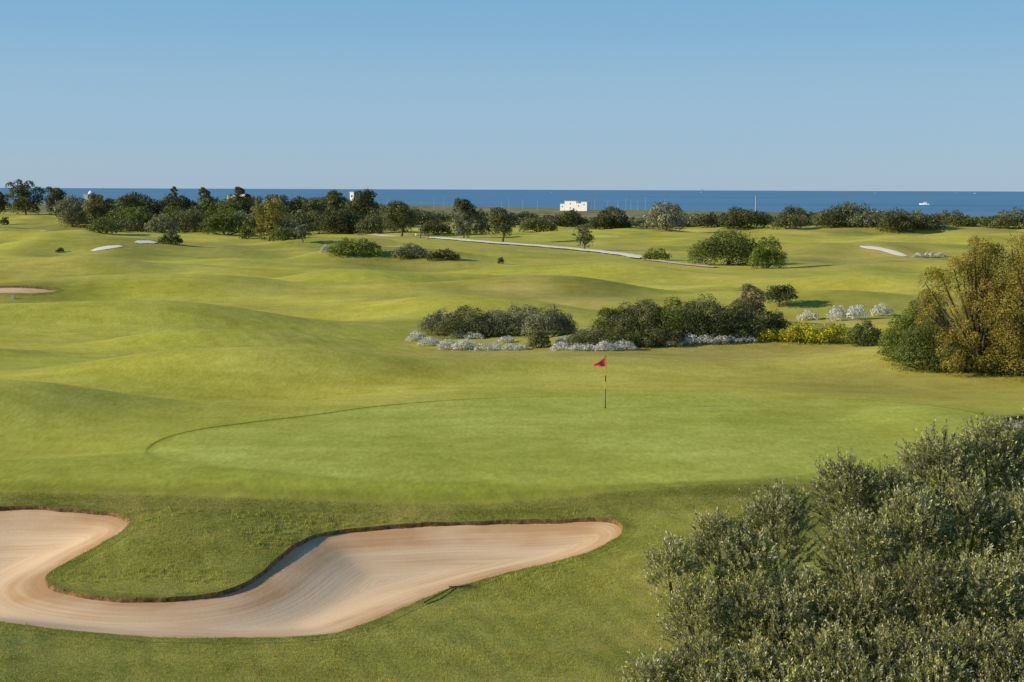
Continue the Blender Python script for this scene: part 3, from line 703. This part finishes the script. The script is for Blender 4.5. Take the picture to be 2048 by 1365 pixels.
# ------------------------------------------------------------------ flag
g=hit(1210.5,816)
fl=empty('golf_flag',tuple(g)); tag(fl,'golf flagstick with crimson flag standing in the hole on the green','flagstick')
Hs=106*g[1]/F
mp,nt,b,o=newmat('banded_stick'); N=NT(nt); tc=N.n('ShaderNodeTexCoord').outputs['Object']; sx=N.n('ShaderNodeSeparateXYZ'); N.l(tc,sx.inputs[0])
cr=N.n('ShaderNodeValToRGB'); cr.color_ramp.interpolation='CONSTANT'; N.l(N.math('DIVIDE',sx.outputs[2],Hs),cr.inputs[0])
e=cr.color_ramp.elements; bl=(.02,.02,.015,1); yl=(.72,.42,.03,1)
e[0].position=0; e[0].color=(.05,.045,.02,1); e[1].position=.36; e[1].color=yl
for p_,c_ in ((.50,bl),(.62,yl),(.97,bl)):
    q=e.new(p_); q.color=c_
N.l(cr.outputs[0],b.inputs['Base Color']); b.inputs['Roughness'].default_value=.4
MB().tube([(0,0,-.1),(0,0,1.0),(0,0,Hs)],[.021,.020,.017],10).build('pole',mp,fl,smooth=True)
mf,nt,b,o=newmat('flag_cloth'); b.inputs['Base Color'].default_value=(.80,.03,.10,1); b.inputs['Roughness'].default_value=.7
vs=[];fs=[];nu,nv=16,8
for i in range(nu+1):
    u=i/nu
    for j in range(nv+1):
        v=j/nv
        top=Hs-.02-u*.33-.05*math.sin(u*3.1); bot=Hs-.42-u*.02
        z=top*(1-v)+bot*v; x=-.47*u+.02*v*u; yv=.05*math.sin(u*7+v*2)*u+.03*math.sin(v*4)*u
        vs.append((x,yv,z))
for i in range(nu):
    for j in range(nv):
        a=i*(nv+1)+j; fs.append((a,a+1,a+nv+2,a+nv+1))
mb=MB(); mb.v=vs; mb.f=fs; mb.build('flag',mf,fl,smooth=True)
mb=MB(); 
ring=[(.054*math.cos(k*math.pi/8),.054*math.sin(k*math.pi/8),0.008) for k in range(16)]
mb.v=ring; mb.f=[tuple(range(16))]; mb.build('hole',plain('hole_dark',(.01,.01,.01)),fl)

# rake
a=hit(848,1209); b2=hit(906,1178)
rk=empty('bunker_rake',tuple(a)); tag(rk,'black bunker rake lying on the grass at the lower bunker edge','rake')
d=Vector(b2-a); 
MB().tube([(0,0,.04),tuple(d*.5+Vector((0,0,.045))),tuple(d+Vector((0,0,.05)))],[.013]*3,6).build('handle',mrake,rk)
hx=Vector((1,.15,0)).normalized()
mb=MB(); e0=d+Vector((-.10,0,.05)); e1=e0+hx*.55; e1.z=float(H(a[0]+e1.x,a[1]+e1.y))-a[2]+.05
mb.tube([e0,e1],[.014,.014],6)
for i in range(12):
    p=e0.lerp(e1,i/11); mb.tube([p,p+Vector((0.01,-.03,-.06)),p+Vector((0,.02,.05))],[.007,.006,.004],4)
mb.build('rake_head',mrake,rk)

g=hit(26,598)
ms_=plain('pale_stone',(.6,.55,.45)); mb=MB(); mb.box(-.14,.14,-.1,.1,-.05,.26); mb.box(-.10,.10,-.07,.07,.26,.32)
o=mb.build('marker_stone',ms_); o.location=tuple(g); tag(o,'small pale marker stone on the fairway below the left sand patch','marker')

# ------------------------------------------------------------------ people
def person(loc,rz,shirt,trous,label,pose):
    v=[];e=[];r=[]
    def add(p,rad,par=None):
        v.append(p); r.append(rad)
        if par is not None: e.append((par,len(v)-1))
        return len(v)-1
    pel=add((0,0,.95),(.16,.11)); wa=add((0,0,1.1),(.14,.10),pel); ch=add((0,0,1.32),(.18,.12),wa); nk=add((0,0,1.48),(.06,.06),ch); hdn=add((0,.01,1.58),(.085,.09),nk); ht=add((0,.0,1.69),(.075,.08),hdn)
    add((0,.10,1.61),(.018,.018),hdn)
    for s in (-1,1):
        st=pose.get('stride',.05)*s
        hp=add((s*.09,0,.88),(.095,.095),pel); kn=add((s*.10,st+.02,.48),(.06,.06),hp); an=add((s*.11,st*1.6,.09),(.04,.04),kn); add((s*.12,st*1.6+.15,.04),(.04,.03),an)
        sh=add((s*.19,0,1.42),(.06,.06),ch); A_=pose['arm'][0 if s<0 else 1]; el=add((s*.24,A_[0],1.15),(.042,.042),sh); wr=add((s*.22+A_[3],A_[1],A_[2]),(.03,.03),el)
        dirv=Vector((0,A_[1]-A_[0],A_[2]-1.15)).normalized(); w0=Vector(v[wr]); pm=add(tuple(w0+dirv*.08),(.034,.02),wr)
        for q,(ox,l) in enumerate(((-.027,.07),(-.009,.085),(.009,.08),(.027,.06))):
            b_=w0+dirv*.12+Vector((ox,0,0)); f1=add(tuple(b_),(.009,.009),pm); add(tuple(b_+dirv*l+Vector((0,.015,0))),(.008,.008),f1)
        t1=add(tuple(w0+dirv*.06+Vector((-s*.045,.01,0))),(.01,.01),pm); add(tuple(w0+dirv*.10+Vector((-s*.06,.02,0))),(.009,.009),t1)
    me=bpy.data.meshes.new('tmp'); me.from_pydata(v,e,[]); ob=bpy.data.objects.new('tmp',me); C.objects.link(ob)
    sk=ob.modifiers.new('s','SKIN')
    for i,q in enumerate(me.skin_vertices[0].data): q.radius=r[i]; q.use_root=(i==0)
    ss=ob.modifiers.new('u','SUBSURF'); ss.levels=1; ss.render_levels=1
    dg=bpy.context.evaluated_depsgraph_get(); nm=bpy.data.meshes.new_from_object(ob.evaluated_get(dg)); bpy.data.objects.remove(ob); bpy.data.meshes.remove(me)
    nm.materials.clear()
    for m_ in (mskin,shirt,trous,mshoe): nm.materials.append(m_)
    for p in nm.polygons:
        z=p.center.z; ax=abs(p.center.x); p.use_smooth=True
        p.material_index = 3 if z<.08 else (2 if (z<1.0 and ax<.2) else (1 if (z<1.47 and (ax<.19 or z>1.22)) else 0))
    nm.name='body'; root=empty('person',loc,rz); body=link('body',nm,root)
    mb=MB(); 
    for i in range(7):
        for j in range(12):
            th=i/6*1.75; ph=j/12*2*math.pi; mb.v.append((.098*math.sin(th)*math.cos(ph),-.012+.105*math.sin(th)*math.sin(ph)-.01*i/6,1.645+.115*math.cos(th)))
    for i in range(6):
        for j in range(12): mb.f.append((i*12+j,(i+1)*12+j,(i+1)*12+(j+1)%12,i*12+(j+1)%12))
    mb.build('hair',mhair,root,smooth=True)
    tag(root,label,'person'); return root
mskin=plain('skin',(.45,.27,.18)); mshoe=plain('shoes',(.6,.6,.6)); mhair=plain('hair',(.05,.035,.02))
mwsh=plain('white_shirt',(.85,.85,.85)); mbsh=plain('blue_shirt',(.16,.34,.62)); mdtr=plain('dark_trousers',(.04,.045,.07)); mtan=plain('tan_trousers',(.4,.32,.22))
g=hit(832,479); person(tuple(g),R(150),mwsh,mtan,'person in white shirt standing left of the other golfer on the far fairway',dict(arm=((.05,.16,.98,0),(.04,.2,1.0,-.06)),stride=.03))
g2=hit(841,478); person(tuple(g2),R(200),mbsh,mdtr,'person in blue top and dark trousers standing nearest the golf trolley',dict(arm=((.02,.10,.9,0),(.06,.25,1.05,0)),stride=.10))
g3=hit(856,480); tr=empty('golf_trolley',tuple(g3),R(20)); tag(tr,'dark golf trolley with red bag standing right of the two golfers','golf trolley')
MB().tube([(0,-.1,.25),(0,.05,.75),(0,.14,1.15)],[.14,.15,.16],10).build('bag',plain('red_bag',(.45,.04,.04)),tr,smooth=True)
MB().tube([(0,-.15,.2),(0,.25,.8),(0,.45,1.05),(0,.55,1.05)],[.03]*4,6).build('frame',mrake,tr)
for s in (-1,1): MB().tube([(s*.28,.05,.16),(s*.33,.05,.16)],[.16,.16],14).build('wheel',mrake,tr)
mb=MB()
for k in range(4): mb.tube([(-.05+.035*k,.12,1.1),(-.06+.04*k,.2,1.38)],[.012,.02],5)
mb.build('golf_clubs',mpost,tr)

# ------------------------------------------------------------------ buildings
def house(px0,px1,py_top,D,label,blocks,name='white_house',dome=False,rz=0):
    xc=(px0+px1)/2; d=ray(xc,py_top); X0=d[0]*D; gz=float(H(X0,D)); top=CAMZ+d[2]*D
    w=(px1-px0)*D/F; h=top-gz
    root=empty(name,(X0,D,gz-.2),rz); tag(root,label,'building')
    for (u0,u1,f,dep) in blocks:
        x0=(u0-.5)*w; x1=(u1-.5)*w; z=h*f
        MB().box(x0,x1,0,dep,0,z).build('wall',mwhite,root)
        mb=MB(); mb.box(x0-.15,x1+.15,-.15,dep+.15,z+.003,z+.35); mb.build('parapet',mwhite,root)
        nw=max(1,int((x1-x0)/6)); 
        for fl_ in range(max(1,int(z/3.6))):
            for i in range(nw):
                cx=x0+(i+.5)*(x1-x0)/nw; zz=z-2.4-fl_*3.3
                if zz<.5: continue
                MB().box(cx-.45,cx+.45,-.04,.05,zz,zz+1.1).build('window',mglass,root)
    MB().box(-.6,.6,-.05,.06,0.2,2.4).build('door',plain('blue_door',(.08,.16,.3)),root)
    if dome:
        mb=MB(); n=14
        for i in range(7):
            th=i/6*math.pi/2
            for j in range(n): mb.v.append((w*.3*math.cos(th)*math.cos(j/n*6.283),6+w*.3*math.cos(th)*math.sin(j/n*6.283),h+.36+w*.34*math.sin(th)))
        for i in range(6):
            for j in range(n): mb.f.append((i*n+j,i*n+(j+1)%n,(i+1)*n+(j+1)%n,(i+1)*n+j))
        mb.build('dome',mwhite,root,smooth=True)
    return root
house(1118,1176,403,1150,'large white flat-roofed building on the shore in front of the sea',[(0,.16,.70,6),(.165,.60,1,6),(.605,.78,.78,6),(.785,1,.92,6)],rz=R(-26))
house(447,497,390,900,'long low white house behind the left treeline',[(0,.5,.95,8),(.51,1,1.0,8)],rz=R(-30))
house(699,708,385,760,'narrow white tower house above the left treeline',[(0,1,1,3)],rz=R(-25))
house(167,186,389,900,'small white domed building behind the round olive tree',[(0,1,1,8)],dome=True)

LP=[776,812,842,868,888,1003,1018,1046,1075,1190,1216,1236,1252,1262,1276,1291,1330]
for i,x in enumerate(LP):
    D=1180+40*math.sin(i*2.1); d=ray(x,394+ (i%3)*3+(i*7%4)); X0=d[0]*D; gz=float(H(X0,D)); top=CAMZ+d[2]*D-gz
    root=empty('lamp_post',(X0,D,gz)); tag(root,f'{ORD[i]} from the left of the thin pale lamp posts along the shore road','lamp post','lamp posts along the shore')
    MB().tube([(0,0,0),(0,0,top*.5),(0,0,top)],[.20,.16,.12],6).build('pole',mpost,root)
    MB().box(-.2,1.2,-.15,.15,top,top+.2).build('lamp_head',mpost,root)
D=820; d=ray(1512,392); X0=d[0]*D; gz=float(H(X0,D)); top=CAMZ+d[2]*D-gz
o=MB().tube([(0,0,0),(0,0,top)],[.45,.3],8).build('pole',mpost); o.location=(X0,D,gz)
tag(o,'tall thick grey pole standing alone in the scrub before the sea','pole')
for i,(x,yt_) in enumerate(((206,374),(231,376))):
    D=900; d=ray(x,yt_); X0=d[0]*D; gz=float(H(X0,D)); top=CAMZ+d[2]*D-gz
    mb=MB(); mb.tube([(0,0,0),(0,0,top)],[.2,.12],6)
    for q in range(3): mb.box(-1.2,1.2,-.04,.04,top-1.2-q*1.1,top-1.1-q*1.1)
    o=mb.build('antenna_mast',mpost); o.location=(X0,D,gz); tag(o,f'{"left" if i==0 else "right"} thin mast above the left treeline','mast')

# boats
def boat(px,py,Lm,label,rz=0,sail=False):
    d=ray(px,py); t_=(SEA-CAMZ)/d[2] if d[2]<-1e-4 else 20000; t_=min(t_,16000)
    root=empty('boat',(d[0]*t_,t_,SEA),rz); tag(root,label,'boat')
    mb=MB(); st=[]
    for i in range(9):
        u=i/8; x=(u-.5)*Lm; wd=Lm*.15*(1-max(0,(u-.45)/.55)**2.2)+.01; sheer=Lm*(.10+.05*u*u)
        st.append(len(mb.v)); mb.v+=[(x,-wd,sheer),(x*.97,-wd*.7,0),(x*.95,0,-.3),(x*.97,wd*.7,0),(x,wd,sheer)]
    for i in range(8):
        for j in range(4): mb.f.append((st[i]+j,st[i+1]+j,st[i+1]+j+1,st[i]+j+1))
        mb.f.append((st[i],st[i]+4,st[i+1]+4,st[i+1]))
    mb.f.append(tuple(st[0]+j for j in range(5)))
    mb.build('hull',mhull,root,smooth=False)
    h=Lm*.1
    if sail:
        mb=MB(); mb.v=[(0,0,h),(0,.1,Lm*1.3),(-Lm*.4,.3,h+1.2),(.2,0,h),(.2,.1,Lm*1.15),(Lm*.42,.2,h+.6)]; mb.f=[(0,1,2),(3,4,5)]; mb.build('sail',mhull,root)
        MB().tube([(.1,0,h),(.1,0,Lm*1.32)],[.12,.08],5).build('mast',mpost,root)
    mb=MB(); mb.v=[(-.25*Lm,-Lm*.1,h),(.2*Lm,-Lm*.08,h*1.1),(.2*Lm,Lm*.08,h*1.1),(-.25*Lm,Lm*.1,h),(-.2*Lm,-Lm*.08,h*2.1),(.08*Lm,-Lm*.06,h*2.1),(.08*Lm,Lm*.06,h*2.1),(-.2*Lm,Lm*.08,h*2.1)]
    mb.f=[(4,5,6,7),(0,1,5,4),(1,2,6,5),(2,3,7,6),(3,0,4,7)]; cb=mb.build('cabin',mhull,root)
    MB().box(-.16*Lm,.02*Lm,-Lm*.094,Lm*.094,h*1.45,h*1.8).build('window',mglass,cb)
    if not sail:
        mb=MB(); mb.box(-.18*Lm,.02*Lm,-Lm*.06,Lm*.06,h*2.9,h*3.0); mb.tube([(-.16*Lm,0,h*2.1),(-.16*Lm,0,h*2.9)],[.1,.1],5); mb.tube([(0,0,h*2.1),(0,0,h*2.9)],[.1,.1],5); mb.build('canopy',mhull,root)
    return root
boat(1849,410,14,'large white motor boat on the sea at right',R(155))
boat(1404,385.5,26,'white sailing boat on the horizon right of centre',R(20),True)
boat(1752,387,20,'tiny white motor boat near the horizon left of the large boat',R(10))
boat(1914,387,20,'tiny white motor boat near the horizon, upper right of the large boat',R(10))
boat(1950,387.5,22,'tiny white motor boat rightmost on the horizon',R(170))
boat(1103,387,20,'tiny white motor boat near the horizon above the white building',R(0))
boat(898,386,20,'tiny white motor boat near the horizon left of centre',R(0))

# ------------------------------------------------------------------ light
w=bpy.data.worlds.new('World'); S.world=w; w.use_nodes=True; nt=w.node_tree; bg=nt.nodes['Background']; N=NT(nt)
sk=nt.nodes.new('ShaderNodeTexSky'); sk.sky_type='NISHITA'; sk.sun_disc=False; sk.sun_elevation=SUN_EL; sk.sun_rotation=R(270)-SUN_AZ
sk.air_density=1.0; sk.dust_density=.3; sk.ozone_density=3.0; sk.altitude=0
gen=N.n('ShaderNodeTexCoord').outputs['Generated']; sx=N.n('ShaderNodeSeparateXYZ'); N.l(gen,sx.inputs[0])
cr=N.n('ShaderNodeValToRGB'); N.l(sx.outputs[2],cr.inputs[0]); cr.color_ramp.interpolation='EASE'
def sl_(c): return tuple(((v/255)/12.92 if v/255<.04045 else ((v/255+.055)/1.055)**2.4)/.12 for v in c)+(1,)
e=cr.color_ramp.elements; e[0].position=0; e[0].color=sl_((160,186,208)); e[1].position=1; e[1].color=sl_((45,84,145))
for p_,c_ in ((.05,(150,186,214)),(.14,(122,174,212)),(.32,(86,140,192))):
    q=e.new(p_); q.color=sl_(c_)
colr=N.mix(.88,sk.outputs[0],cr.outputs[0])
nt.links.new(colr,bg.inputs['Color']); bg.inputs['Strength'].default_value=.12
sl=bpy.data.lights.new('sun','SUN'); sl.energy=5.0; sl.angle=R(.5); sl.color=(1,.87,.64); so=bpy.data.objects.new('sun',sl); C.objects.link(so)
dirv=Vector((math.cos(SUN_AZ)*math.cos(SUN_EL),math.sin(SUN_AZ)*math.cos(SUN_EL),-math.sin(SUN_EL)))
so.rotation_euler=dirv.to_track_quat('-Z','Y').to_euler()
S.view_settings.view_transform='Standard'; S.view_settings.look='None'; S.view_settings.exposure=0
